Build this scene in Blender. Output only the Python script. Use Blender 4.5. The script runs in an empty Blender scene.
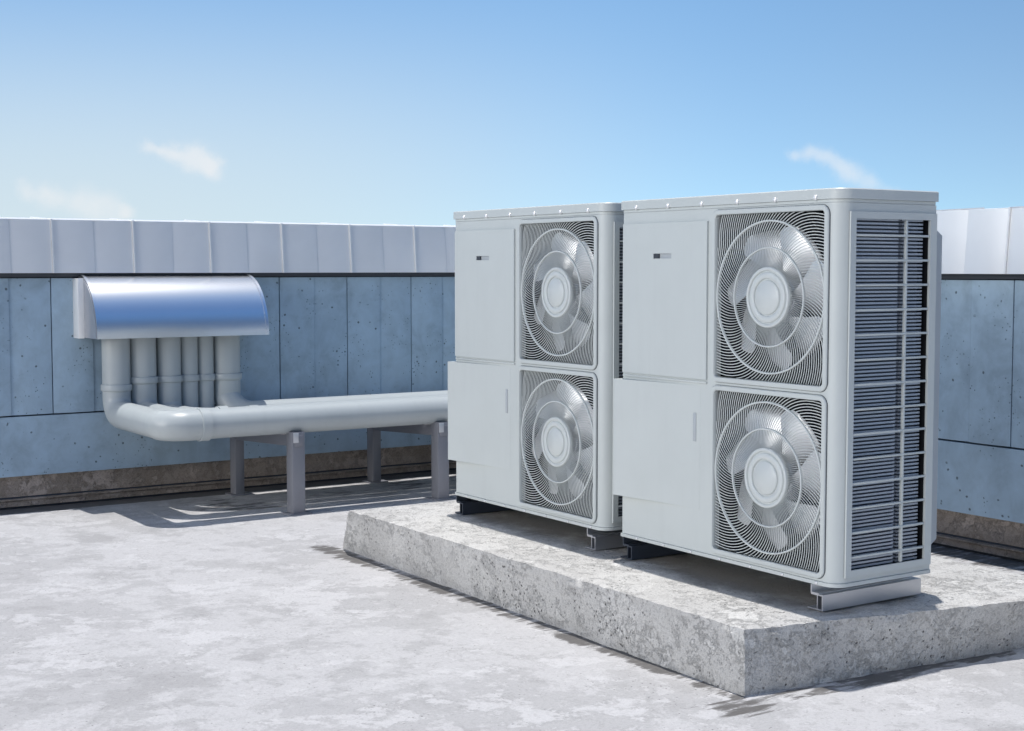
import bpy, bmesh, math, random
from mathutils import Vector, Matrix, noise
random.seed(7)
S = 1.7                      # all measures below are in eye heights; S metres each
scene = bpy.context.scene
COL = scene.collection
PI = math.pi

# ------------------------------------------------------------------ mesh helpers
class MB:
    def __init__(self): self.v = []; self.f = []
    def add(self, vs, fs):
        o = len(self.v); self.v += [tuple(p) for p in vs]; self.f += [tuple(i + o for i in f) for f in fs]; return self
    def box(self, x0, x1, y0, y1, z0, z1, b=0.0):
        if b <= 0:
            vs = [(x, y, z) for x in (x0, x1) for y in (y0, y1) for z in (z0, z1)]
            return self.add(vs, [(0,1,3,2),(4,6,7,5),(0,4,5,1),(2,3,7,6),(0,2,6,4),(1,5,7,3)])
        bm = bmesh.new(); bmesh.ops.create_cube(bm, size=1)
        for q in bm.verts:
            q.co = Vector(((x0+x1)/2 + q.co.x*(x1-x0), (y0+y1)/2 + q.co.y*(y1-y0), (z0+z1)/2 + q.co.z*(z1-z0)))
        bmesh.ops.bevel(bm, geom=bm.edges[:], offset=b, segments=2, affect='EDGES', profile=0.5)
        bm.verts.index_update()
        self.add([q.co[:] for q in bm.verts], [[q.index for q in f.verts] for f in bm.faces]); bm.free(); return self
    def prism(self, pts, lo, hi, axis=2, caps=True):
        """closed 2D outline extruded along an axis; pts are the other two coordinates in order"""
        def P(a, b, c): return {2: (a, b, c), 0: (c, a, b), 1: (a, c, b)}[axis]
        n = len(pts)
        vs = [P(a, b, lo) for a, b in pts] + [P(a, b, hi) for a, b in pts]
        fs = [(i, (i+1) % n, n+(i+1) % n, n+i) for i in range(n)]
        if caps: fs += [tuple(range(n-1, -1, -1)), tuple(range(n, 2*n))]
        return self.add(vs, fs)
    def tube(self, path, r, n=32, caps=True):
        P = [Vector(p) for p in path]; m = len(P)
        rs = r if isinstance(r, (list, tuple)) else [r]*m
        T = [((P[min(i+1, m-1)] - P[max(i-1, 0)]).normalized()) for i in range(m)]
        a = Vector((0, 0, 1)) if abs(T[0].z) < .9 else Vector((1, 0, 0))
        N = T[0].cross(a).normalized(); vs = []
        for i in range(m):
            N = (N - T[i]*N.dot(T[i])).normalized(); B = T[i].cross(N)
            for k in range(n):
                t = 2*PI*k/n; vs.append(P[i] + (N*math.cos(t) + B*math.sin(t))*rs[i])
        fs = [(i*n+k, i*n+(k+1) % n, (i+1)*n+(k+1) % n, (i+1)*n+k) for i in range(m-1) for k in range(n)]
        if caps: fs += [tuple(range(n-1, -1, -1)), tuple(range((m-1)*n, m*n))]
        return self.add(vs, fs)
    def lathe_x(self, prof, cy, cz, n=64):
        """profile of (x, r) spun round the x axis through (cy, cz)"""
        vs = []; m = len(prof)
        for x, r in prof:
            for k in range(n):
                t = 2*PI*k/n; vs.append((x, cy + r*math.cos(t), cz + r*math.sin(t)))
        fs = [(i*n+k, i*n+(k+1) % n, (i+1)*n+(k+1) % n, (i+1)*n+k) for i in range(m-1) for k in range(n)]
        return self.add(vs, fs)
    def sheet(self, A, B, holes, place, depth):
        """flat sheet cut on grid lines A, B with rectangular holes; place(a, b, d) -> point; reveals depth deep round every edge"""
        ca = sorted(set(A + [h[0] for h in holes] + [h[1] for h in holes]))
        cb = sorted(set(B + [h[2] for h in holes] + [h[3] for h in holes]))
        solid = lambda i, j: 0 <= i < len(ca)-1 and 0 <= j < len(cb)-1 and not any(
            h[0]-1e-6 <= ca[i] and ca[i+1] <= h[1]+1e-6 and h[2]-1e-6 <= cb[j] and cb[j+1] <= h[3]+1e-6 for h in holes)
        for i in range(len(ca)-1):
            for j in range(len(cb)-1):
                if not solid(i, j): continue
                a0, a1, b0, b1 = ca[i], ca[i+1], cb[j], cb[j+1]
                self.add([place(a0,b0,0), place(a1,b0,0), place(a1,b1,0), place(a0,b1,0)], [(0,1,2,3)])
                if depth:
                    for (di, dj, p, q) in ((-1,0,(a0,b0),(a0,b1)), (1,0,(a1,b1),(a1,b0)), (0,-1,(a1,b0),(a0,b0)), (0,1,(a0,b1),(a1,b1))):
                        if not solid(i+di, j+dj):
                            self.add([place(*p,0), place(*q,0), place(*q,depth), place(*p,depth)], [(0,1,2,3)])
        return self
    def build(self, name, mat, parent=None, smooth=35, weld=True, loc=None):
        bm = bmesh.new()
        vs = [bm.verts.new(Vector(p)*S) for p in self.v]
        for f in self.f:
            try: bm.faces.new([vs[i] for i in f])
            except ValueError: pass
        if weld: bmesh.ops.remove_doubles(bm, verts=bm.verts[:], dist=2e-5)
        bmesh.ops.recalc_face_normals(bm, faces=bm.faces[:])
        me = bpy.data.meshes.new(name); bm.to_mesh(me); bm.free()
        me.materials.append(mat)
        if smooth:
            me.shade_smooth(); me.set_sharp_from_angle(angle=math.radians(smooth))
        o = bpy.data.objects.new(name, me); COL.objects.link(o)
        if parent: o.parent = parent
        if loc: o.location = Vector(loc)*S
        return o

def thing(name, label, cat, loc=(0,0,0), group=None):
    o = bpy.data.objects.new(name, None); COL.objects.link(o)
    o.empty_display_size = .2
    o.location = Vector(loc)*S; tag(o, label, cat, group); return o
def tag(o, label, cat, group=None):
    o['label'] = label; o['category'] = cat
    if group: o['group'] = group
    return o
def copy_tree(o, parent=None):
    c = o.copy(); COL.objects.link(c)
    if parent: c.parent = parent
    for ch in [k for k in ALL() if k.parent == o]: copy_tree(ch, c)
    return c
def ALL(): return list(bpy.data.objects)

# ------------------------------------------------------------------ materials
class NT:
    def __init__(self, name):
        self.m = bpy.data.materials.new(name); self.m.use_nodes = True
        self.t = self.m.node_tree; self.n = self.t.nodes; self.bsdf = self.n['Principled BSDF']
        self.tc = self.n.new('ShaderNodeTexCoord'); self.co = self.tc.outputs['Object']
    def link(self, a, b): self.t.links.new(a, b)
    def noise(self, scale, detail=6, rough=.6, vec=None, dist=0):
        x = self.n.new('ShaderNodeTexNoise'); x.inputs['Scale'].default_value = scale; x.inputs['Detail'].default_value = detail
        x.inputs['Roughness'].default_value = rough; x.inputs['Distortion'].default_value = dist
        self.link(vec or self.co, x.inputs['Vector']); return x.outputs['Fac']
    def voro(self, scale, vec=None, feature='F1', rand=1):
        x = self.n.new('ShaderNodeTexVoronoi'); x.feature = feature; x.inputs['Scale'].default_value = scale
        x.inputs['Randomness'].default_value = rand
        self.link(vec or self.co, x.inputs['Vector']); return x.outputs['Distance']
    def mapping(self, scale=(1,1,1), rot=(0,0,0), vec=None):
        x = self.n.new('ShaderNodeMapping'); x.inputs['Scale'].default_value = scale; x.inputs['Rotation'].default_value = rot
        self.link(vec or self.co, x.inputs['Vector']); return x.outputs['Vector']
    def ramp(self, f, stops):
        x = self.n.new('ShaderNodeValToRGB'); e = x.color_ramp.elements
        while len(e) < len(stops): e.new(.5)
        for k, (p, c) in enumerate(stops):
            e[k].position = p; e[k].color = (c, c, c, 1) if isinstance(c, (int, float)) else (*c, 1)
        self.link(f, x.inputs['Fac']); return x.outputs['Color']
    def mix(self, f, a, b, mode='MIX'):
        x = self.n.new('ShaderNodeMix'); x.data_type = 'RGBA'; x.blend_type = mode
        for s, val in ((x.inputs[0], f), (x.inputs[6], a), (x.inputs[7], b)):
            if hasattr(val, 'links'): self.link(val, s)
            elif s == x.inputs[0]: s.default_value = val
            else: s.default_value = (*val, 1) if not isinstance(val, (int, float)) else (val, val, val, 1)
        return x.outputs[2]
    def math(self, op, a, b=0.0):
        x = self.n.new('ShaderNodeMath'); x.operation = op
        for s, val in ((x.inputs[0], a), (x.inputs[1], b)):
            if hasattr(val, 'links'): self.link(val, s)
            else: s.default_value = val
        return x.outputs[0]
    def bump(self, h, strength, dist=.01, prev=None):
        x = self.n.new('ShaderNodeBump'); x.inputs['Strength'].default_value = strength; x.inputs['Distance'].default_value = dist
        self.link(h, x.inputs['Height'])
        if prev: self.link(prev, x.inputs['Normal'])
        return x.outputs['Normal']
    def out(self, color=None, rough=None, metal=None, normal=None, spec=None):
        b = self.bsdf
        for key, val in (('Base Color', color), ('Roughness', rough), ('Metallic', metal), ('Normal', normal), ('Specular IOR Level', spec)):
            if val is None: continue
            if hasattr(val, 'links'): self.link(val, b.inputs[key])
            elif key == 'Base Color': b.inputs[key].default_value = (*val, 1)
            else: b.inputs[key].default_value = val
        return self.m

def concrete(name, dark, mid, light, scale=1.0, bump=.35, extra=None, grain=1.0, amount=(1, 1, 1), fleck=.75, cover=0.0, rims=.3, pits=1.0):
    """worn skim-coated concrete: crisp-edged flakes of pale skin over greyer concrete, grit, pits and hairlines"""
    k = NT(name); off = [(0,0,0), (.3,1.1,.4), (1.7,.2,.9), (.6,.9,2.3), (2.2,.4,.1)]
    def mp(i, sc=(1,1,1)):
        x = k.n.new('ShaderNodeMapping'); x.inputs['Location'].default_value = off[i]; x.inputs['Rotation'].default_value = (.1*i, .07*i, .6*i)
        x.inputs['Scale'].default_value = sc; k.link(k.co, x.inputs['Vector']); return x.outputs['Vector']
    fa = k.noise(.85*scale, 14, .70, mp(0), .15); fb = k.noise(1.9*scale, 14, .74, mp(1), .12); fc = k.noise(5.5*scale, 12, .76, mp(2), .15)
    fd = k.noise(13*scale, 9, .75, mp(3), .2); g1 = k.noise(60*scale, 4, .7); g2 = k.noise(210*scale, 3, .6)
    st = lambda f, t, w: k.ramp(f, [(t-w, 0.0), (t+w, 1.0)])
    A, B, Cc, D_ = st(fa, .50-cover, .012), st(fb, .555, .015), st(fc, .56, .02), st(fd, .60, .03)
    md = tuple((p+q)/2 for p, q in zip(dark, mid)); ml = tuple((p+q)/2 for p, q in zip(mid, light))
    c = k.mix(k.math('MULTIPLY', A, amount[0]), mid, ml)
    c = k.mix(k.math('MULTIPLY', B, .75*amount[1]), c, light)
    B2 = st(fb, .43, .02); c = k.mix(k.math('MULTIPLY', k.math('SUBTRACT', 1.0, B2), .55*amount[1]), c, md)
    c = k.mix(k.math('MULTIPLY', Cc, .55*amount[2]), c, light)
    C2 = st(fc, .42, .02); c = k.mix(k.math('MULTIPLY', k.math('SUBTRACT', 1.0, C2), .45*amount[2]), c, md)
    # broken rims of the flakes read as thin darker lines
    rim = k.ramp(fb, [(.528, 0.0), (.541, 1.0), (.546, 1.0), (.556, 0.0)]); rimw = st(k.noise(6*scale, 5, .6, mp(4)), .52, .05)
    c = k.mix(k.math('MULTIPLY', k.math('MULTIPLY', rim, rimw), rims), c, dark)
    # flecks and pits, in clusters
    cl = st(k.noise(2.4*scale, 6, .65, mp(4)), .53, .04)
    fl = st(k.noise(34*scale, 6, .8, mp(2, (.55, 1.5, 1)), 1.4), .645-.02*(pits-1), .02)
    pit = k.ramp(k.voro(30*scale, mp(3)), [(.07*pits, 1.0), (.15*pits, 0.0)])
    hole = k.math('MULTIPLY', k.math('MAXIMUM', fl, pit), k.math('ADD', k.math('MULTIPLY', cl, .92), .08))
    c = k.mix(k.math('MULTIPLY', hole, fleck), c, tuple(p*.55/pits for p in dark))
    c = k.mix(k.math('MULTIPLY', D_, .25*grain), c, dark)
    c = k.mix(1.0, c, k.ramp(g1, [(.32, 1-.22*grain), (.48, .98), (.56, 1.0)]), 'MULTIPLY')
    c = k.mix(1.0, c, k.ramp(g2, [(.30, 1-.20*grain), (.52, 1.0)]), 'MULTIPLY')
    if extra: c = extra(k, c)
    h = k.math('ADD', k.math('ADD', k.math('MULTIPLY', B, .35), k.math('MULTIPLY', Cc, .22)), k.math('ADD', k.math('MULTIPLY', g1, .55), k.math('SUBTRACT', k.math('MULTIPLY', g2, .22), k.math('MULTIPLY', hole, .8))))
    h = k.math('ADD', h, k.math('MULTIPLY', fc, .7))
    return k.out(c, k.ramp(fc, [(.35, .65), (.65, .92)]), 0, k.bump(h, bump, .010), .35)

M = {}
def dirt_and_shade(k, c):
    # dirt washed up against the foot of slab and walls; some shadow painted in too
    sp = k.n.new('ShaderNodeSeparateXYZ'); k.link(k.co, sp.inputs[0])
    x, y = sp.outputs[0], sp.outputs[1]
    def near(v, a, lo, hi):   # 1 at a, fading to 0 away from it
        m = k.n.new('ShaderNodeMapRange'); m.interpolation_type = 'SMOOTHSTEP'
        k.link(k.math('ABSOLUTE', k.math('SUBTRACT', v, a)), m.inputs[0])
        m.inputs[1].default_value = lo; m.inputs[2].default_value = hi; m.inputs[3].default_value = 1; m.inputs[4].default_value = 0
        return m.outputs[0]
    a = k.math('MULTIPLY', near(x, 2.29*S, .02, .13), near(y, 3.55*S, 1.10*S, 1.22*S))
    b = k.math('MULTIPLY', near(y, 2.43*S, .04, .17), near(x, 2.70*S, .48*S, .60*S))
    w = k.math('MAXIMUM', k.math('MULTIPLY', near(y, 6.15*S, .05, .55), .9), k.math('MULTIPLY', near(y, 6.15*S, .16, .27), 1.9))  # wall-foot dirt, then the back wall's contact shadow painted as a darker band
    w = k.math('MAXIMUM', w, k.math('MULTIPLY', k.math('MULTIPLY', near(y, 6.1*S, .6, 1.5), near(x, 3.3*S, 1.2*S, 1.45*S)), .62))  # damp floor under the pipes, with their shade painted in as well
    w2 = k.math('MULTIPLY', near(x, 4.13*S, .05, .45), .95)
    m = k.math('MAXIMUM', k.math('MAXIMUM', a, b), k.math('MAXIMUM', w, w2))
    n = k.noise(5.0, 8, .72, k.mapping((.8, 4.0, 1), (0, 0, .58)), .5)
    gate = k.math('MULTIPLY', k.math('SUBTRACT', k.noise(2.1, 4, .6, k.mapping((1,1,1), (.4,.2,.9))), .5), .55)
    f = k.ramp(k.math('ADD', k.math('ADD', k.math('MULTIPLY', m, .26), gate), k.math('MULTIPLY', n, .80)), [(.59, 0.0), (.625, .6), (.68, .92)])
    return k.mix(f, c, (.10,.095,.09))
def pad_stain_shade(k, c):
    # brown water stains on the slab top round the feet of the units, also painting the shade beneath them darker
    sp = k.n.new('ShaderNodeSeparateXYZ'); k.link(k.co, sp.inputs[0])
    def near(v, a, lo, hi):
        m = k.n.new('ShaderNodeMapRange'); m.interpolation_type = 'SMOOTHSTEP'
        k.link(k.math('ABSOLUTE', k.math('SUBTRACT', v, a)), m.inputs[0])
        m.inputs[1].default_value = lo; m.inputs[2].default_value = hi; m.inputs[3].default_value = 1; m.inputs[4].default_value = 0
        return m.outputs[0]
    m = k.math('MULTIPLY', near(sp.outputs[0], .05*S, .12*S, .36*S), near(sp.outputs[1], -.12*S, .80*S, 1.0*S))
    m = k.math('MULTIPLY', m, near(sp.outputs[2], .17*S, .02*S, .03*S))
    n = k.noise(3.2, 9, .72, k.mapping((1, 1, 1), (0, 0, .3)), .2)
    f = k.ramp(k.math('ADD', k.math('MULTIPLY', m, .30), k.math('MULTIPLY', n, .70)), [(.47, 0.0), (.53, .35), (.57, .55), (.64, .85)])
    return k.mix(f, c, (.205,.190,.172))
M['deck'] = concrete('roof_concrete', (.235,.23,.228), (.437,.432,.434), (.592,.586,.590), scale=1.0, bump=.45, extra=dirt_and_shade, grain=.75, amount=(.9,.9,.9), fleck=.85)
M['pad'] = concrete('pad_concrete', (.45,.440,.425), (.600,.588,.566), (.750,.738,.710), scale=1.3, bump=1.0, grain=1.7, amount=(.8,1,.45), fleck=1.0, rims=.0, pits=1.6, extra=pad_stain_shade)
M['footing'] = concrete('footing_concrete', (.15,.125,.10), (.38,.315,.26), (.66,.56,.49), scale=2.2, bump=1.0, grain=1.6, amount=(.6,.9,1), fleck=.9)

def blue_wall(name, base):
    k = NT(name)
    n1 = k.noise(1.6, 7, .6, None, .3); n2 = k.noise(7, 8, .65, None, .5); n3 = k.noise(120, 3, .6)
    c = k.ramp(k.math('ADD', k.math('MULTIPLY', n1, .5), k.math('MULTIPLY', n2, .5)),
               [(.38, tuple(x*.80 for x in base)), (.5, base), (.62, tuple(min(1, x*1.13) for x in base))])
    # water-marked dull patches
    c = k.mix(k.ramp(k.noise(2.6, 8, .7, k.mapping((1,1,.45)), .6), [(.53, 0.0), (.68, .45)]), c, tuple(x*.72 for x in base))
    # pinholes: small, scattered, some of them chipped larger
    warp = k.mix(.035, k.co, k.n.new('ShaderNodeTexNoise').outputs['Color'])
    pv = k.voro(14, warp)
    pin = k.ramp(pv, [(.085, 1.0), (.135, 0.0)])
    pw = k.ramp(k.noise(5.5, 3, .5), [(.47, 0.0), (.51, 1.0)])
    pv2 = k.voro(38, warp); pin2 = k.ramp(pv2, [(.10, 1.0), (.19, 0.0)])
    pw2 = k.ramp(k.noise(3.7, 4, .6, k.mapping((1,1,1), (.4,.8,.1))), [(.53, 0.0), (.57, 1.0)])
    chip = k.ramp(k.noise(23, 9, .8, k.mapping((1,1,.55), (.2,.4,.3)), 1.2), [(.635, 0.0), (.66, 1.0)])
    cw = k.ramp(k.noise(2.1, 3, .5, k.mapping((1,1,1), (1.4,.8,.9))), [(.52, 0.0), (.60, 1.0)])
    holes = k.math('MAXIMUM', k.math('MAXIMUM', k.math('MULTIPLY', pin, pw), k.math('MULTIPLY', pin2, pw2)), k.math('MULTIPLY', chip, cw))
    c = k.mix(k.math('MULTIPLY', holes, .82), c, tuple(x*.16 for x in base))
    h = k.math('ADD', k.math('MULTIPLY', n2, .5), k.math('ADD', k.math('MULTIPLY', holes, -1.0), k.math('MULTIPLY', n3, .06)))
    return k.out(c, k.ramp(n2, [(.35, .38), (.65, .62)]), 0, k.bump(h, .45, .004), .5)
M['blue'] = blue_wall('blue_painted_wall', (.355,.475,.575))

def painted(name, base, rough=.42, metal=0.0, grime=.10, peel=.05, spec=.5):
    k = NT(name)
    n = k.noise(3.0, 6, .6); f = k.noise(420, 2, .5)
    c = k.mix(k.ramp(n, [(.42, 0.0), (.72, grime)]), base, tuple(x*.6 for x in base))
    streak = k.ramp(k.noise(14, 4, .6, k.mapping((1,1,.06))), [(.52, 0.0), (.75, grime*.8)])
    c = k.mix(streak, c, tuple(x*.65 for x in base))
    r = k.math('ADD', k.math('MULTIPLY', n, .16), rough-.08)
    return k.out(c, r, metal, k.bump(f, peel, .001), spec)
M['unit'] = painted('unit_powder_coat', (.545,.578,.566), .40, 0, .10, .06)
M['grille'] = painted('grille_plastic', (.56,.592,.585), .38, 0, .06, .02)
M['blade'] = painted('blade_satin_metal', (.74,.75,.76), .32, .55, .10, .01, .6)
M['pipe'] = painted('pipe_plastic', (.44,.475,.48), .36, 0, .16, .03)
M['post'] = painted('painted_steel', (.235,.240,.268), .42, .15, .22, .06)
M['beam'] = painted('bare_steel_end', (.60,.61,.63), .35, .4, .1, .03)
M['black'] = painted('black_interior', (.012,.013,.016), .7, 0, 0, 0, .2)
M['coil'] = painted('coil_fins', (.38,.42,.485), .38, .5, .08, .01)
M['tubes'] = painted('coil_tube_bank', (.10,.115,.145), .5, .2, .1, .01)
M['guard'] = painted('guard_grey', (.42,.45,.47), .45, 0, .1, .03)

def brushed(name, base, rough, stretch, bump=.03, metal=1.0, blot=.3):
    k = NT(name)
    n = k.noise(60, 5, .6, k.mapping(stretch)); b = k.noise(1.7, 4, .55, None, .3)
    c = k.mix(k.ramp(b, [(.4, 0.0), (.75, blot)]), base, tuple(x*.75 for x in base))
    r = k.math('ADD', k.math('MULTIPLY', b, .14), k.math('ADD', k.math('MULTIPLY', n, .10), rough-.12)) if bump else rough + .01
    return k.out(c, r, metal, k.bump(k.math('ADD', k.math('MULTIPLY', n, .2), k.math('MULTIPLY', b, 2.5)), bump, .01) if bump else None, .5)
M['coping'] = brushed('coping_metal', (.92,.918,.905), .36, (1,1,.06), .05, .25)
M['hood'] = brushed('hood_metal', (.90,.91,.93), .25, (.04,1,1), .0, 1.0, .10)
M['rail'] = brushed('galvanised_rail', (.56,.57,.60), .36, (.06,1,1), .05, .85)
M['shaded_rail'] = painted('rail_painted_shade', (.045,.055,.075), .38, .3, .1, .03)  # darker copy of the rail steel; shade under the units put into colour
M['screw'] = brushed('screw_metal', (.85,.85,.86), .25, (1,1,1), .0, .4)
M['dark'] = painted('dark_joint', (.045,.052,.065), .6, 0, .1, .02)

# ------------------------------------------------------------------ roof deck
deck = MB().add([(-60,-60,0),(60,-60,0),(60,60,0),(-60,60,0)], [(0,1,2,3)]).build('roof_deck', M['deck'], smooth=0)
deck['kind'] = 'structure'

# ------------------------------------------------------------------ parapet walls
def bulged(mb, fn, a0, a1, z0, z1, amp, skew, thick, n=8):
    """thin sheet from a0 to a1 along the wall, bellied outwards by amp, thick deep; fn(a, out, z)"""
    front = []
    for i in range(n+1):
        t = i/n; o = amp*4*t*(1-t) + skew*t
        front.append((a0+(a1-a0)*t, o))
    vs = []
    for a, o in front: vs += [fn(a, o, z0), fn(a, o, z1)]
    fs = [(2*i, 2*i+2, 2*i+3, 2*i+1) for i in range(n)]
    k = len(vs)
    vs += [fn(a0, -thick, z0), fn(a0, -thick, z1), fn(a1, -thick, z0), fn(a1, -thick, z1)]
    fs += [(0,1,k+1,k), (2*n, k+2, k+3, 2*n+1)]
    fs += [tuple([k] + [2*i for i in range(n+1)] + [k+2]), tuple([k+1] + [2*i+1 for i in range(n+1)] + [k+3])]
    mb.add(vs, fs)

def wall(label, fn, origin, a_lo, a_hi, seam0, per=.3465):
    """fn(a, out, z): a along the wall, out = distance towards the roof from the footing face"""
    w = thing('parapet_wall', label, 'wall', origin)
    def bx(mb, a0, a1, o0, o1, z0, z1):
        mb.add([fn(a, o, z) for a in (a0, a1) for o in (o0, o1) for z in (z0, z1)], [(0,1,3,2),(4,6,7,5),(0,4,5,1),(2,3,7,6),(0,2,6,4),(1,5,7,3)])
    core = MB(); bx(core, a_lo, a_hi, -.22, -.006, .0, .985); core.build('wall_core', M['dark'], w, 0)
    # rough concrete footing with a ledge strip
    fb = MB(); n = int((a_hi-a_lo)/.03); prof = [(-.016,.0),(-.014,.006),(.008,.010),(.006,.016),(.006,.030),(.015,.037),(.015,.041),(-.012,.0425),(-.012,.0475),(-.004,.050),(-.003,.06),(-.001,.08),(-.003,.10),(-.002,.136)]
    vs = []
    for i in range(n+1):
        a = a_lo + (a_hi-a_lo)*i/n
        for (o, z) in prof:
            q = noise.noise(Vector((a*9, z*30, 3))); q2 = noise.noise(Vector((a*31, z*60, 9)))
            vs.append(fn(a, o + (.004*q + .0018*q2)*(1 if z > .05 else .3), z + (.0010*q if 0 < z < .12 else 0)))
    m = len(prof)
    fs = [(i*m+j, (i+1)*m+j, (i+1)*m+j+1, i*m+j+1) for i in range(n) for j in range(m-1)]
    fb.add(vs, fs); fb.build('concrete_footing', M['footing'], w, 50)
    bb = MB(); bulged(bb, lambda a,o,z: fn(a, o+.020, z), a_lo, a_hi, .138, .3865, 0, 0, .03, 1)
    bb.build('lower_band', M['blue'], w)
    k0 = math.ceil((a_lo-seam0)/per); k1 = math.floor((a_hi-seam0)/per)
    for k in range(k0, k1):
        a = seam0 + k*per; h = per/2
        p = MB(); g = .0022
        tilt = (random.random()-.5)*.002
        bulged(p, lambda a_,o,z: fn(a_, o+.0150, z), a+g, a+h-.0004, .393, .9615, .0055, .0030+tilt, .02)
        bulged(p, lambda a_,o,z: fn(a_, o+.0120, z), a+h, a+per-g, .393, .9615, .0055, .0020-tilt, .02)
        p.build('cladding_panel', M['blue'], w, 25)
        c = MB()
        bulged(c, lambda a_,o,z: fn(a_, o+.0400 + (1.205-z)*.090, z), a+.004, a+h-.0003, .983, 1.205, .0055, .0030+tilt, .06)
        bulged(c, lambda a_,o,z: fn(a_, o+.0400 + (1.205-z)*.090, z), a+h, a+per-.004, .983, 1.205, .0055, .0030-tilt, .06)
        # sloping cap over the wall top and standing joint
        vs = [fn(a+.004,.0445,1.2052), fn(a+per-.004,.0445,1.2052), fn(a+per-.004,-.26,1.222), fn(a+.004,-.26,1.222)]
        c.add(vs, [(0,1,2,3)])
        vs = [fn(a+.004,-.26,1.222), fn(a+per-.004,-.26,1.222), fn(a+per-.004,-.26,.98), fn(a+.004,-.26,.98)]
        c.add(vs, [(0,1,2,3)])
        cs = c.build('coping_section', M['coping'], w, 25)
        j = MB()
        q = [(a-.0030, a+.0025)]
        for a0, a1 in q:
            j.add([fn(x_, o_, z_) for x_ in (a0, a1) for o_, z_ in ((-.255,.9835), (-.255,1.2265), (.0505,1.2085), (.0705,.9835))], [(0,1,2,3),(4,7,6,5),(0,4,5,1),(1,5,6,2),(2,6,7,3),(3,7,4,0)])
        j.build('coping_joint', M['coping'], cs, 0)
    d = MB(); bx(d, a_lo, a_hi, -.23, .028, .9655, .981); d.build('drip_strip', M['dark'], w, 0)
    return w

YW = 6.15; XW = 4.16
wall('blue panelled parapet wall with pale metal coping behind the pipes and hood',
     lambda a, o, z: (a-2.0, -o, z), (2.0, YW, 0), -5.2, 4.18, 1.752)
wall('blue panelled parapet wall with grey coping seen to the right of the nearer condenser unit',
     lambda a, o, z: (-o, a-3.0, z), (XW, 3.0, 0), -2.1, 6.21, 3.162)

# ------------------------------------------------------------------ concrete pad
def pad():
    b = [Vector((2.298,2.476,-.012)), Vector((3.43,2.383,-.012)), Vector((3.46,4.62,-.012)), Vector((2.338,4.627,-.012))]
    t = [Vector((2.302,2.484,.160)), Vector((3.400,2.293,.147)), Vector((3.43,4.50,.150)), Vector((2.303,4.500,.160))]
    mb = MB(); st = .0095
    def patch(p00, p10, p11, p01):
        nu = max(2, int((p10-p00).length/st)); nv = max(2, int((p01-p00).length/st))
        vs = []
        for i in range(nu+1):
            for j in range(nv+1):
                u, v = i/nu, j/nv
                vs.append(p00*(1-u)*(1-v) + p10*u*(1-v) + p11*u*v + p01*(1-u)*v)
        mb.add(vs, [(i*(nv+1)+j, (i+1)*(nv+1)+j, (i+1)*(nv+1)+j+1, i*(nv+1)+j+1) for i in range(nu) for j in range(nv)])
    # corner counts must agree for welding, so use shared resolution per edge pair
    def patch2(p00, p10, p11, p01, nu, nv):
        vs = []
        for i in range(nu+1):
            for j in range(nv+1):
                u, v = i/nu, j/nv
                vs.append(p00*(1-u)*(1-v) + p10*u*(1-v) + p11*u*v + p01*(1-u)*v)
        mb.add(vs, [(i*(nv+1)+j, (i+1)*(nv+1)+j, (i+1)*(nv+1)+j+1, i*(nv+1)+j+1) for i in range(nu) for j in range(nv)])
    NX, NY, NZ = 118, 214, 20
    patch2(t[0], t[1], t[2], t[3], NX, NY)
    patch2(b[0], b[1], t[1], t[0], NX, NZ)
    patch2(b[1], b[2], t[2], t[1], NY, NZ)
    patch2(b[2], b[3], t[3], t[2], NX, NZ)
    patch2(b[3], b[0], t[0], t[3], NY, NZ)
    c = Vector((2.74,3.5,.07)); out = []
    for p in mb.v:
        p = Vector(p)
        d = noise.noise_vector(p*5)*.0026 + noise.noise_vector(p*21)*.0020 + noise.noise_vector(p*75)*.0017
        # distance to the top border: worn, slightly rounded arris
        ex = min(abs(p.x-2.303), abs(p.x-3.41)); ey = min(abs(p.y-(2.484-.174*(p.x-2.302))), abs(p.y-4.5)); ez = max(0, .158-p.z)
        e = min(ex, ey)
        on_top = ez < .014
        if on_top: d.z = d.z*.35
        if on_top and e < .016:
            w = 1-e/.016; chip = max(0, noise.noise(p*11)-.16)*.021 + max(0, noise.noise(p*40))*.005
            d += Vector((c.x-p.x, c.y-p.y, 0)).normalized()*chip*w*.6 + Vector((0,0,-1))*(chip*.6+.0018)*w
        # bottom edge crumbles inwards in places
        if p.z < .03:
            w = 1-max(0,p.z)/.03; d += Vector((c.x-p.x, (c.y-p.y)*.5, 0)).normalized()*max(0, noise.noise(Vector((p.x*9,p.y*9,1)))+.05)*.014*w
        out.append(p+d)
    o = Vector((2.74,3.5,0))
    mb.v = [tuple(p-o) for p in out]
    ob = mb.build('concrete_pad', M['pad'], None, 60, loc=o)
    tag(ob, 'long weathered concrete slab with chipped edges carrying both condenser units', 'concrete pad')
pad()

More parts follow.
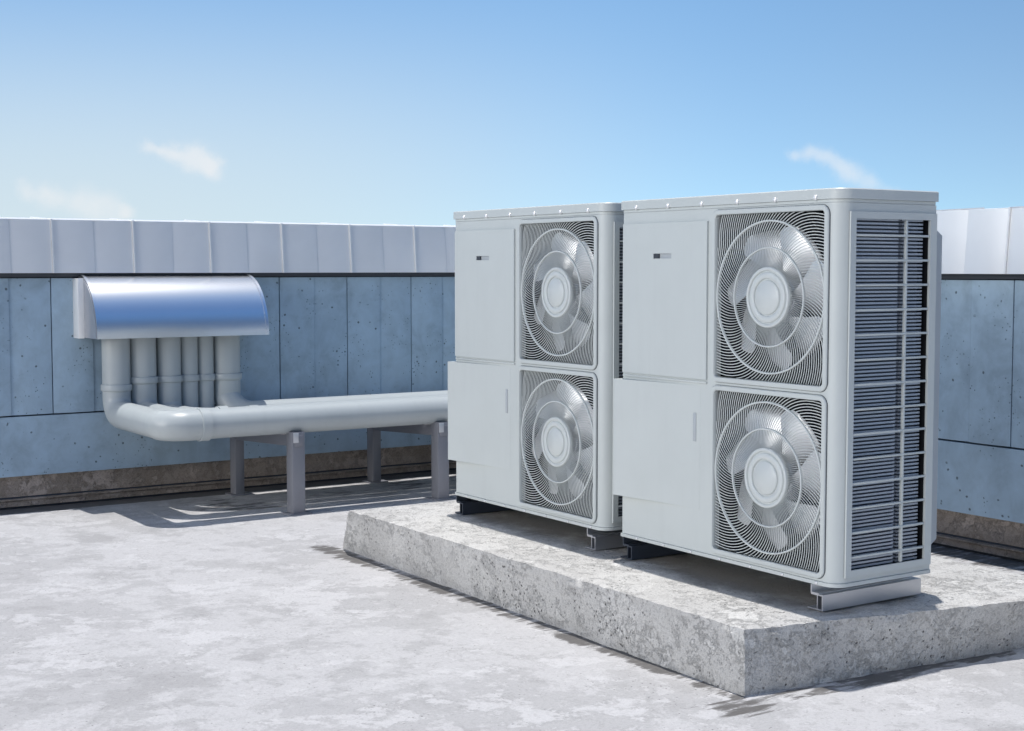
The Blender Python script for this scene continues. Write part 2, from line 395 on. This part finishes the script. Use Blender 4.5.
# ------------------------------------------------------------------ condenser unit
W, D, H0, H1 = .846, .340, .072, 1.000
RC = .040
def arc(cx, cy, r, a0, a1, n): return [(cx + r*math.cos(a0+(a1-a0)*i/n), cy + r*math.sin(a0+(a1-a0)*i/n)) for i in range(n+1)]
def outline(e=0.0, r=RC, rl=.006):
    """unit outline (x, y): front is x=0, right side is y=0"""
    x0, x1, y0, y1 = -e, D+e, -e, W+e
    p = arc(x0+r, y0+r, r, PI, 1.5*PI, 12)
    p += arc(x1-.006, y0+.006, .006, 1.5*PI, 2*PI, 3)
    p += arc(x1-.006, y1-.006, .006, 0, .5*PI, 3)
    p += arc(x0+rl, y1-rl, rl, .5*PI, PI, 3)
    return p
HY0, HY1 = .0490, .4430
FANS = [(.246, .7680, .5535, .9825), (.246, .3050, .0915, .5180)]   # centre y, centre z, hole bottom, hole top
SX0, SX1, SZ0, SZ1 = .0480, .3150, .1010, .9630

def rr_ring(mb, y0, y1, z0, z1, r, w, x0, x1, n=8):
    """rounded-rectangle frame in the y-z plane, outer size given, w wide, from x0 (front) to x1"""
    def loop(i, rr):
        q = []
        for cy, cz, a in ((y1-i-rr, z1-i-rr, 0), (y0+i+rr, z1-i-rr, .5*PI), (y0+i+rr, z0+i+rr, PI), (y1-i-rr, z0+i+rr, 1.5*PI)):
            q += arc(cy, cz, rr, a, a+.5*PI, n)
        return q
    A = loop(0, r); B = loop(.0022, max(r-.0022,.001)); Cc = loop(w-.0015, max(r-w,.0035)); Dd = loop(w, max(r-w,.002)); m = len(A)
    loops = [[(x1, *p) for p in A], [(x0+.0022, *p) for p in A], [(x0, *p) for p in B], [(x0, *p) for p in Cc], [(x0+.002, *p) for p in Dd], [(x1+.012, *p) for p in Dd]]
    vs = [p for L in loops for p in L]
    fs = [(l*m+i, l*m+(i+1) % m, (l+1)*m+(i+1) % m, (l+1)*m+i) for l in range(len(loops)-1) for i in range(m)]
    mb.add(vs, fs)

def vanes(cy, cz, y0, y1, z0, z1, n=126):
    mb = MB(); r0 = .074
    for k in range(n):
        a0 = 2*PI*k/n; pts = []; r = r0
        while r < .32:
            t = (r-r0)/.17; a = a0 + .40*t*t + .10*t     # swirls clockwise seen from the front
            y = cy - r*math.sin(a)*-1; z = cz + r*math.cos(a)
            y = cy + r*math.sin(a)*-1
            if not (y0 < y < y1 and z0 < z < z1): 
                # clip to the border
                if pts:
                    py, pz = pts[-1]; s = 1.0
                    for (v, pv, lo, hi) in ((y, py, y0, y1), (z, pz, z0, z1)):
                        if v > hi: s = min(s, (hi-pv)/(v-pv))
                        if v < lo: s = min(s, (lo-pv)/(v-pv))
                    pts.append((py+(y-py)*s, pz+(z-pz)*s))
                break
            pts.append((y, z)); r += .0125
        if len(pts) < 2: continue
        vs = []; m = len(pts)
        for i, (y, z) in enumerate(pts):
            ny, nz = pts[min(i+1, m-1)][0]-pts[max(i-1, 0)][0], pts[min(i+1, m-1)][1]-pts[max(i-1, 0)][1]
            l = math.hypot(ny, nz) or 1; ny, nz = -nz/l, ny/l
            rr = math.hypot(y-cy, z-cz); w = .00058 + .00064*min(1, max(0, (rr-.074)/.11))
            dome = .004*max(0, 1-(rr/.2)**2)
            x = .0035 - dome
            vs += [(x+.0026, y+ny*w*.6, z+nz*w*.6), (x+.0008, y+ny*w, z+nz*w), (x, y+ny*w*.4, z+nz*w*.4),
                   (x, y-ny*w*.4, z-nz*w*.4), (x+.0008, y-ny*w, z-nz*w), (x+.0026, y-ny*w*.6, z-nz*w*.6)]
        c = 6
        mb.add(vs, [(i*c+j, i*c+(j+1) % c, (i+1)*c+(j+1) % c, (i+1)*c+j) for i in range(m-1) for j in range(c)])
    return mb

def ring(cy, cz, r, w, x):
    mb = MB(); mb.lathe_x([(x+.006, r-w), (x+.001, r-w), (x, r-w*.6), (x, r+w*.6), (x+.001, r+w), (x+.006, r+w), (x+.006, r-w)], cy, cz, 96); return mb

def blade(cy, cz, ang, x0):
    mb = MB(); nu, nv = 14, 10; vs = []
    for side in (0, 1):
        for i in range(nu+1):
            u = i/nu; r = .058 + .130*u
            half = math.radians(17 + 9.5*math.sin(PI*min(1, u*.9)))
            # rounded tip: chord shrinks towards the tip
            if u > .72: half *= math.sqrt(max(0.0, 1-((u-.72)/.29)**2))*1.0
            sweep = math.radians(26)*u**1.3
            for j in range(nv+1):
                v = 2*j/nv-1; a = ang - sweep + half*v
                rr = r
                x = x0 + .030*v*(1-.45*u) + .011*(1-v*v)*(-1) + (.0022 if side else 0)
                vs.append((x, cy + rr*math.sin(a)*-1, cz + rr*math.cos(a)))
    k = (nu+1)*(nv+1); g = lambda s, i, j: s*k + i*(nv+1) + j
    fs = [(g(s,i,j), g(s,i+1,j), g(s,i+1,j+1), g(s,i,j+1)) for s in (0,1) for i in range(nu) for j in range(nv)]
    for i in range(nu):
        fs += [(g(0,i,0), g(0,i+1,0), g(1,i+1,0), g(1,i,0)), (g(0,i,nv), g(0,i+1,nv), g(1,i+1,nv), g(1,i,nv))]
    for j in range(nv):
        fs += [(g(0,nu,j), g(0,nu,j+1), g(1,nu,j+1), g(1,nu,j))]
    return mb.add(vs, fs)

def make_unit():
    u = thing('condenser_unit', '', 'air conditioner', (0,0,0))
    # ---- casing
    c = MB()
    fr = lambda a, b, d: (d, a, b)          # front sheet: a=y, b=z
    c.sheet([RC, W-.006], [H0, H1], [(HY0, HY1, f[2], f[3]) for f in FANS], fr, .018)
    p = arc(RC, RC, RC, PI, 1.5*PI, 14)
    c.add([(x, y, z) for x, y in p for z in (H0, H1)], [(2*i, 2*i+2, 2*i+3, 2*i+1) for i in range(14)])
    p = arc(.006, W-.006, .006, .5*PI, PI, 4)
    c.add([(x, y, z) for x, y in p for z in (H0, H1)], [(2*i, 2*i+2, 2*i+3, 2*i+1) for i in range(4)])
    c.sheet([RC, D], [H0, H1], [(SX0, SX1, SZ0, SZ1)], lambda a, b, d: (a, d, b), .003)
    c.add([(.006, W, H0), (D, W, H0), (D, W, H1), (.006, W, H1)], [(0,1,2,3)])
    c.sheet([0, W], [H0, H1], [(.05, W-.05, H0+.05, H1-.05)], lambda a, b, d: (D, a, b), 0)
    c.prism(outline(), H0-.0005, H0+.0005); c.prism(outline(), H1-.0005, H1+.0005)
    c.build('casing', M['unit'], u)
    # dark inside behind the fans and a partition
    k = MB()
    k.box(.150, .155, .052, W-.01, H0+.004, H1-.004)
    k.box(.019, .150, HY1+.020, HY1+.024, H0+.004, H1-.004)
    k.box(.019, .040, .0445, .0455, H0+.004, H1-.004)
    k.box(.318, .322, .004, .052, SZ0-.02, SZ1+.02)
    k.box(.155, .322, .050, .052, H1-.03, H1-.02)
    k.box(.019, .150, .051, HY1+.02, .532, .538)
    k.box(.020, .150, .051, HY1+.02, H0+.004, H0+.007); k.box(.020, .150, .051, HY1+.02, H1-.007, H1-.004)
    k.build('inner_baffle', M['black'], u, 0)
    # seam flange at the foot of the front and its clips
    f = MB(); f.prism(outline(.0035), H0-.010, H0-.001)
    fo = f.build('base_flange', M['unit'], u)
    # ---- cap
    t = MB()
    t.prism(outline(.0005), H1+.001, H1+.0085)
    o1 = outline(.0055, RC+.004); o0 = outline(.0030, RC+.002); n = len(o1)
    vs = [(x, y, H1+.009) for x, y in o1] + [(x, y, H1+.0325) for x, y in o1] + [(x, y, H1+.0350) for x, y in o0]
    t.add(vs, [(l*n+i, l*n+(i+1) % n, (l+1)*n+(i+1) % n, (l+1)*n+i) for l in (0,1) for i in range(n)] + [tuple(range(2*n, 3*n)), tuple(range(n-1, -1, -1))])
    to = t.build('top_cap', M['unit'], u)
    for i in range(6):
        y = .078 + i*.140; s = MB()
        s.lathe_x([(-.0055, .0062), (-.0082, .0060), (-.0102, .0042), (-.0110, .0)], y, H1+.0135, 16)
        s.build('screw', M['screw'], to, 50)
    for i in range(7):
        y = .06 + i*.118; s = MB(); s.box(-.0065, -.0030, y-.0035, y+.0035, H0-.0085, H0-.0015, .0008)
        s.build('clip', M['screw'], fo, 50)
    # ---- fan bays
    for (cy, cz, z0, z1) in FANS:
        fm = MB(); rr_ring(fm, HY0-.0135, HY1+.0135, z0-.0135, z1+.0135, .0235, .0135, -.0065, .0005)
        gf = fm.build('grille_frame', M['unit'], u, 40)
        gk = MB(); rr_ring(gk, HY0-.0160, HY1+.0160, z0-.0160, z1+.0160, .026, .0030, -.0009, .0005)
        gk.build('gasket', M['dark'], gf, 40)
        v = vanes(cy, cz, HY0+.0003, HY1-.0003, z0+.0003, z1-.0003).build('fan_grille', M['grille'], u, 50, weld=False)
        ring(cy, cz, .1945, .0024, -.0008).build('grille_ring', M['grille'], v, 50)
        ring(cy, cz, .1260, .0021, -.0026).build('grille_ring', M['grille'], v, 50)
        hb = MB()
        hb.lathe_x([(.008, .0775), (-.0028, .0775), (-.0048, .0755), (-.0048, .0700), (-.0030, .0685), (-.0002, .0678), (-.0002, .0650), (-.0034, .0640), (-.0050, .0620),
                    (-.0050, .0500), (-.0034, .0485), (.0000, .0480), (.0000, .0445), (-.0032, .0435), (-.0052, .0415), (-.0054, .0)], cy, cz, 72)
        hb.build('hub_plate', M['grille'], v, 60)
        fh = MB(); fh.lathe_x([(.090, .064), (.034, .064), (.028, .058), (.026, .0)], cy, cz, 48)
        fan = fh.build('fan', M['blade'], u, 50)
        for q in range(7):
            blade(cy, cz, math.radians(-79 + 23 + q*360/7), .048).build('fan_blade', M['blade'], fan, 60)
        sh = MB(); sh.lathe_x([(.0190, .197), (.026, .194), (.090, .194)], cy, cz, 72)
        sh.build('fan_shroud', M['black'], u, 60)
    # ---- left part of the front: upper service panel, folded lower panel
    py0, py1, pz0, pz1 = .475, .838, .5430, .9680
    s0, s1, t0, t1 = .622, .700, .8690, .8830
    pm = MB()
    pm.sheet([py0, py1], [pz0, pz1], [(s0, s1, t0, t1)], lambda a, b, d: (-.0060+d, a, b), .0058)
    up = pm.build('upper_panel', M['unit'], u)
    sm = MB(); sm.box(-.0052, -.0046, s0+.001, s0+.002, t0, t1); sm.add([(-.0004, s0, t0), (-.0004, s1, t0), (-.0004, s1, t1), (-.0004, s0, t1)], [(0,1,2,3)])
    so = sm.build('slot', M['guard'], up, 0)
    s2 = MB(); s2.box(-.0050, -.0006, s1-.022, s1-.001, t0+.001, t1-.001); s2.build('slot_cover', M['dark'], so, 0)
    lp = MB(); lz0, lz1 = .187, .524
    prof = [(.0020, .846), (-.0300, .846), (-.0318, .8445)] + [(-.0003-.0315*(1-t/24)**1.7, .842-.34*t/24) for t in range(25)] + [(.0020, .502)]
    h0, h1, hz0, hz1 = .5185, .5225, .372, .450
    lp.prism(prof, lz0, lz1)
    lo = lp.build('lower_panel', M['unit'], u, 20)
    hm = MB(); hm.box(-.0024, -.0004, .5180, .5300, hz0, hz1, .0006); hm.build('pull', M['guard'], lo)
    fl = MB(); fl.box(-.0050, -.0004, .475, .838, .5320, .5375, .0012); fl.build('panel_lip', M['unit'], u)
    # side strips on the left and back
    sd = MB(); sd.box(.050, .070, W+.0002, W+.010, .58, .87, .002); sd.build('side_handle', M['unit'], u)
    # ---- right side: raised frame, grid and coil
    sf = MB(); sf.sheet([.0300, .3385], [.0850, .9790], [(SX0+.001, SX1-.001, SZ0+.001, SZ1-.001)], lambda a, b, d: (a, -.0050+d, b), .0048)
    sfo = sf.build('side_frame', M['unit'], u)
    g = MB(); z = .9220
    while z > SZ0+.02:
        g.box(SX0+.0025, SX1-.0025, -.0035, .0045, z-.0027, z+.0027, .0006); z -= .0607
    g.box(.2275, .2340, -.0030, .0050, SZ0+.0025, SZ1-.0025, .0008)
    g.build('side_grid', M['unit'], u)
    q = MB(); z = SZ0+.004
    while z < SZ1-.002:
        q.box(.040, .212, .009, .024, z-.0024, z+.0024); q.box(.212, .224, .018, .030, z-.0024, z+.0024)
        q.box(.224, .302, .009, .024, z-.0024, z+.0024); z += .0093
    q.build('coil', M['coil'], u, 0)
    bk = MB(); bk.box(.030, .335, .031, .034, SZ0-.02, SZ1+.02); bk.build('coil_backing', M['black'], u, 0)
    bt = MB(); bt.box(.040, .302, .0255, .0300, SZ0, SZ1); bt.build('coil_tubes', M['tubes'], u, 0)
    # ---- back guard
    bg = MB()
    pr = [(.341,.100),(.400,.140),(.400,.925),(.341,.965)]
    bg.prism([(x, z) for x, z in pr], .030, .034, axis=1); bg.prism([(x, z) for x, z in pr], .812, .816, axis=1)
    bg.box(.396, .400, .034, .812, .140, .925)
    bg.build('back_guard', M['guard'], u, 0)
    # ---- support rails
    for y in (.035, .790):
        r = MB(); X0, X1 = -.0060, .3500
        r.box(X0, X1, y, y+.0035, 0, .040); r.box(X0, X1, y+.0035, y+.052, 0, .0035); r.box(X0, X1, y+.0035, y+.040, .0365, .0400)
        r.box(X0, X1, y+.017, y+.020, .0035, .0365)
        rm = M['rail'] if y < .4 else M['shaded_rail']
        ro = r.build('support_rail', rm, u, 0)
        b = MB(); b.box(X0-.002, X1-.012, y+.036, y+.0395, .0402, .0615); b.box(X0-.002, X1-.012, y+.012, y+.036, .0402, .0435)
        b.build('bracket', rm, ro, 0)
    return u

u1 = make_unit()
u1.location = Vector((2.585, 2.470, .160))*S
u1['label'] = 'light grey twin-fan condenser unit at the near, right end of the slab'
u2 = copy_tree(u1)
u2.location = Vector((2.585, 3.400, .160))*S
u2['label'] = 'light grey twin-fan condenser unit at the far, left end of the slab'
for o in (u1, u2): o['group'] = 'condenser units on the concrete slab'
# the far unit's fans stopped at another angle
def turn_fans(u, degs):
    fans = sorted([o for o in ALL() if o.parent == u and o.name.startswith('fan') and not o.name.startswith(('fan_grille','fan_shroud','fan_blade'))], key=lambda o: o.name)
    for o, f, d in zip(fans, FANS, degs):
        c = Vector((0, f[0], f[1]))*S
        o.matrix_basis = Matrix.Translation(c) @ Matrix.Rotation(math.radians(d), 4, 'X') @ Matrix.Translation(-c)
turn_fans(u2, (21, 33)); turn_fans(u1, (0, 4))

# ------------------------------------------------------------------ hood on the wall
def hood():
    x0, x1 = 1.866, 2.632; yb = YW-.019; z0, z1 = .712, .973; dp = .236
    o = Vector(((x0+x1)/2, yb, z0))
    h = thing('vent_hood', 'shiny quarter-round metal hood fixed to the blue wall above the pipes', 'hood', o)
    def curve(e=0.0, n=28):
        return [(yb - (dp+e)*math.sin(.5*PI*i/n) - o.y, z0 + (z1-z0+e)*math.cos(.5*PI*i/n) - o.z) for i in range(n+1)]
    def shell(mb, xa, xb, e_out, e_in):
        A, B = curve(e_out), curve(e_in); n = len(A)
        vs = [(x-o.x, y, z) for x in (xa, xb) for (y, z) in A + B[::-1]]
        m = 2*n
        mb.add(vs, [(i, (i+1) % m, m+(i+1) % m, m+i) for i in range(m)] + [tuple(range(m)), tuple(range(2*m-1, m-1, -1))])
    c = MB(); shell(c, x0+.004, x1-.004, 0, -.004); c.build('cover', M['hood'], h, 30)
    for xa in (x0+.002, x1-.0145):
        e = MB(); shell(e, xa, xa+.0125, .0045, .0002); e.build('edge_trim', M['hood'], h, 30)
    for xa in (x0, x1-.0035):
        e = MB(); pts = [(y, z) for y, z in curve(-.0045)] + [(0, 0)]
        e.prism(pts, xa-o.x, xa+.0035-o.x, axis=0); e.build('end_plate', M['rail'], h, 30)
    f = MB(); f.box(x0-.024-o.x, x0+.0005-o.x, -.075, 0, -.003, z1-z0-.012, .0008); f.build('flange', M['coping'], h)
    b = MB(); b.box(x0+.004-o.x, x1-.004-o.x, -dp+.005, -.001, .003, .006); b.build('underside', M['black'], h, 0)
hood()

# ------------------------------------------------------------------ pipes
PIPES = [  # x of the drop, y of the long run, radius, label
    (1.990, 5.425, .0585, 'thick grey pipe at the left end of the hood, its elbow nearest the camera'),
    (2.106, 5.561, .0570, 'grey pipe second from the left under the hood, running just behind the front pipe'),
    (2.221, 5.6745, .0520, 'grey pipe third from the left under the hood, beside the two thin pipes'),
    (2.312, 5.767, .0390, 'thin grey pipe fourth from the left under the hood, left of the thinnest pipe'),
    (2.388, 5.842, .0360, 'thinnest grey pipe under the hood, right one of the two thin pipes'),
    (2.487, 5.930, .0590, 'wide grey pipe at the right end of the hood, running closest to the wall')]
for x, yh, r, lab in PIPES:
    yv = 6.030 if yh < 5.90 else 6.03; z = .328 - (yh-5.425)*.050 + r
    X0 = x; t = thing('drain_pipe', lab, 'pipe', (x, yv, z), 'grey pipes coming down from the hood')
    R = max(r*1.28, .05); R2 = {5.425: .078, 5.561: .10, 5.6745: .17, 5.767: .12, 5.842: .05}.get(yh, .088)
    path = [(0, 0, .42), (0, 0, .30), (0, 0, R)]
    if yh < 5.90:
        dy = yv-yh; R1 = min(R, dy-R2-.004)
        path = [(0, 0, .42), (0, 0, .30), (0, 0, R1)]
        path += [(0, -R1+R1*math.cos(a), R1-R1*math.sin(a)) for a in [PI/2*i/12 for i in range(1, 13)]]
        path += [(0, -dy+R2, 0)]
        path += [(R2-R2*math.cos(a), -dy+R2-R2*math.sin(a), 0) for a in [PI/2*i/12 for i in range(1, 13)]]
        xs = R2
    else:
        path += [(R-R*math.cos(a), -(yv-yh)*i/12, R-R*math.sin(a)) for i, a in enumerate([PI/2*i/12 for i in range(1, 13)], 1)]
        dy = yv-yh; xs = R
    path += [(xs+.05+k*.25, -dy, 0) for k in range(0, 7)] + [(XW-.026-x, -dy, 0)]
    MB().tube(path, r, 40).build('pipe_run', M['pipe'], t, 40)
    # socket collar on the drop
    zc = (.484 if yh < 5.5 else .512)-z + .0
    c = MB()
    prof = [(zc+.030, r+.0004), (zc+.029, r+.005), (zc+.026, r+.0065), (zc+.012, r+.0065), (zc+.006, r+.0065), (zc+.003, r+.005), (zc+.001, r+.0035), (zc-.0002, r+.0004)]
    n = 40; vs = [(q*math.cos(2*PI*k/n), q*math.sin(2*PI*k/n), zz) for zz, q in prof for k in range(n)]
    c.add(vs, [(i*n+k, i*n+(k+1) % n, (i+1)*n+(k+1) % n, (i+1)*n+k) for i in range(len(prof)-1) for k in range(n)])
    c.build('collar', M['pipe'], t, 50)
    # elbow fitting: slightly wider skin over the second bend with a socket lip
    if yh < 5.90:
        R1 = xs
        el = [(R1-R1*math.cos(a), -dy+R1-R1*math.sin(a), 0) for a in [PI/2*i/14 for i in range(0, 15)]] + [(R1+.045, -dy, 0)]
        el = [(0, -dy+R1+.012, 0)] + el
        MB().tube(el, r+.0022, 40).build('elbow', M['pipe'], t, 40)
        MB().tube([(R1+.045, -dy, 0), (R1+.046, -dy, 0), (R1+.084, -dy, 0), (R1+.085, -dy, 0)], [r+.0022, r+.0072, r+.0072, r+.0005], 40).build('socket', M['pipe'], t, 40)

# ------------------------------------------------------------------ pipe supports
def support(x, label):
    t = thing('pipe_support', label, 'pipe support', (x, 5.7, 0), 'steel frames under the pipes')
    for y in (5.392, 6.000):
        p = MB(); hw = .0275 if y < 5.5 else .021; p.box(-.002-hw, -.002+hw, y-5.7-.030, y-5.7+.030, .006, (.3385 if y < 5.5 else .285), .0015)
        po = p.build('post', M['post'], t)
        b = MB(); b.box(-.045, .052, y-5.7-.040, y-5.7+.040, 0, .0058, .001); b.build('base_plate', M['post'], po)
    b = MB(); b.box(-.020, .014, 5.362-5.7-.006, 6.035-5.7, .2800, .3255, .0012)
    b.v = [(x_, y_, z_ - max(0, y_+.332)*.052) for x_, y_, z_ in b.v]; cb = b.build('crossbeam', M['post'], t)
    e = MB(); e.box(-.0290, -.0060, 5.362-5.7-.0085, 5.362-5.7-.0062, .2960, .3370, .0004); e.build('end_cap', M['beam'], cb)
support(2.520, 'grey steel trestle under the pipes nearest their bend, left of the slab corner')
support(3.206, 'grey steel trestle under the pipes just left of the far condenser unit')

# ------------------------------------------------------------------ light
sun_d = Vector((.062, .082, 1.0)).normalized()
el = math.asin(sun_d.z); rot = math.atan2(sun_d.x, sun_d.y)
L = bpy.data.lights.new('sun', 'SUN'); L.energy = 3.8; L.angle = math.radians(.6); L.color = (1.0, .965, .92)
lo = bpy.data.objects.new('sun', L); COL.objects.link(lo); lo.location = (0, 0, 20)
lo.rotation_euler = (-sun_d).to_track_quat('-Z', 'Y').to_euler()

# ------------------------------------------------------------------ camera
F = 1449.11; CXp, CYp = 512.0, 365.5
VL, VR = (-452.0, 269.0), (2700.0, 269.0)
cd = lambda x, y: Vector((x-CXp, -(y-CYp), -F)).normalized()
Yc, Xc = cd(*VL), cd(*VR); Zc = Xc.cross(Yc)
Rm = Matrix((Xc, Yc, Zc))               # world axes in camera space -> rows
cam = bpy.data.cameras.new('camera'); cam.sensor_width = 36; cam.lens = F/1024*36; cam.clip_end = 2000; cam.clip_start = .05
co = bpy.data.objects.new('camera', cam); COL.objects.link(co)
co.matrix_world = Matrix.Translation((0, 0, S)) @ Rm.to_4x4()
scene.camera = co
def wdir(px, py): return (Rm @ Vector((px-CXp, -(py-CYp), -F))).normalized()

# ------------------------------------------------------------------ sky
wd = bpy.data.worlds.new('World'); scene.world = wd; wd.use_nodes = True
t = wd.node_tree; N = t.nodes; LK = t.links.new
bg = N['Background']; tc = N.new('ShaderNodeTexCoord'); G = tc.outputs['Generated']
def vm(op, a, b=None, out=0):
    x = N.new('ShaderNodeVectorMath'); x.operation = op
    for s, v in ((x.inputs[0], a), (x.inputs[1], b)):
        if v is None: continue
        if hasattr(v, 'links'): LK(v, s)
        else: s.default_value = v
    return x.outputs[out]
def mt(op, a, b=0.0, clamp=False):
    x = N.new('ShaderNodeMath'); x.operation = op; x.use_clamp = clamp
    for s, v in ((x.inputs[0], a), (x.inputs[1], b)):
        if hasattr(v, 'links'): LK(v, s)
        else: s.default_value = v
    return x.outputs[0]
def mr(f, a, b, c, d, kind='SMOOTHSTEP'):
    x = N.new('ShaderNodeMapRange'); x.interpolation_type = kind
    for i, v in enumerate((a, b, c, d)): x.inputs[i+1].default_value = v
    LK(f, x.inputs[0]); return x.outputs[0]
def mx(f, a, b):
    x = N.new('ShaderNodeMix'); x.data_type = 'RGBA'
    for s, v in ((x.inputs[0], f), (x.inputs[6], a), (x.inputs[7], b)):
        if hasattr(v, 'links'): LK(v, s)
        elif isinstance(v, float): s.default_value = v
        else: s.default_value = (*v, 1)
    return x.outputs[2]
SKY_S = .10
sky = N.new('ShaderNodeTexSky'); sky.sky_type = 'NISHITA'; sky.sun_disc = False
sky.sun_elevation = el; sky.sun_rotation = rot; sky.altitude = 300; sky.air_density = 1.0; sky.dust_density = .8; sky.ozone_density = 1.3
sep = N.new('ShaderNodeSeparateXYZ'); LK(G, sep.inputs[0])
zz = mt('ADD', mt('MULTIPLY', sep.outputs[2], 2.2), .07)
cmb = N.new('ShaderNodeCombineXYZ'); LK(sep.outputs[0], cmb.inputs[0]); LK(sep.outputs[1], cmb.inputs[1]); LK(zz, cmb.inputs[2])
LK(vm('NORMALIZE', cmb.outputs[0]), sky.inputs['Vector'])
# broad bright haze low in the west (-X)
gdir = Vector((-1.0, -.09, .16)).normalized()
dt = vm('DOT_PRODUCT', G, gdir[:], out=1)
glow = mt('POWER', mt('MAXIMUM', dt, 0.0), 18.0)
up = mr(sep.outputs[2], -.02, .06, 0, 1)
glow = mt('MULTIPLY', glow, up)
tint = mx(mr(sep.outputs[2], .15, .7, 0, 1), (1.44, 1.84, 1.86), (.40, .48, .58))
band = mt('MULTIPLY', mr(sep.outputs[2], .32, .62, 0, 1), mr(sep.outputs[2], .88, 1.0, 1, 0))
back = mx(mt('MULTIPLY', mr(sep.outputs[1], -.25, .45, 0, 1), mr(sep.outputs[0], .55, 1.0, 1, .55)), mx(band, (.40, .37, .40), (1.15, 1.62, 1.90)), (1.0, 1.0, 1.0))
col = vm('MULTIPLY', vm('MULTIPLY', sky.outputs[0], tint), back)
add = N.new('ShaderNodeMix'); add.data_type = 'RGBA'; add.blend_type = 'ADD'; add.inputs[0].default_value = 1
GL = 84.0
gc = N.new('ShaderNodeCombineXYZ')
for i, k in enumerate((1.0, .97, .93)): LK(mt('MULTIPLY', glow, GL*k), gc.inputs[i])
LK(col, add.inputs[6]); LK(gc.outputs[0], add.inputs[7]); col = add.outputs[2]
# thin horizon haze, thicker towards the left of the view
hz = mr(sep.outputs[2], .0, .26, 1, 0, 'SMOOTHERSTEP')
left = mr(vm('DOT_PRODUCT', G, wdir(-260, 230)[:], out=1), .78, 1.0, .22, 1.0)
hz = mt('MULTIPLY', mt('MULTIPLY', hz, left), .88)
col = mx(hz, col, (6.7, 7.6, 8.0))
# three small clouds, fixed directions in the sky
nz = N.new('ShaderNodeTexNoise'); nz.inputs['Scale'].default_value = 34; nz.inputs['Detail'].default_value = 6; nz.inputs['Roughness'].default_value = .55
LK(G, nz.inputs['Vector'])
wv = vm('ADD', G, vm('SCALE', vm('SUBTRACT', nz.outputs['Color'], (.5,.5,.5))))
wv.node.inputs[1].links[0].from_node.inputs['Scale'].default_value = .026
def cloud(blobs, gain, strength, tint):
    global col
    tot = None
    for px, py, r in blobs:
        d = vm('DISTANCE', wv, wdir(px, py)[:], out=1)
        g = mr(d, 0.0, r/F*1.75, 1, 0); tot = g if tot is None else mt('ADD', tot, g)
    m = mr(tot, .02, gain, 0, strength)
    tex = mr(nz.outputs['Fac'], .25, .70, .65, 1.0)
    col = mx(mt('MULTIPLY', m, tex), col, tint)
cloud([(145,148,8),(158,151,9),(172,154,11),(188,159,14),(205,163,16),(214,166,12)], 1.7, .80, (8.6,8.8,9.0))
cloud([(20,192,10),(45,197,14),(75,203,17),(105,209,15),(125,214,9)], 1.7, .85, (9.2,9.1,9.1))
cloud([(795,153,7),(808,151,9),(822,155,11),(834,163,12),(846,172,12),(858,180,13),(874,188,11),(895,192,10)], 1.9, .70, (8.4,8.8,9.2))
LK(col, bg.inputs['Color']); bg.inputs['Strength'].default_value = SKY_S

# ------------------------------------------------------------------ render settings
vs_ = scene.view_settings; vs_.view_transform = 'Standard'; vs_.look = 'None'; vs_.exposure = 0.0; vs_.gamma = 1.0; vs_.use_curve_mapping = False
scene.render.engine = 'CYCLES'
scene.render.resolution_x = 1024; scene.render.resolution_y = 731
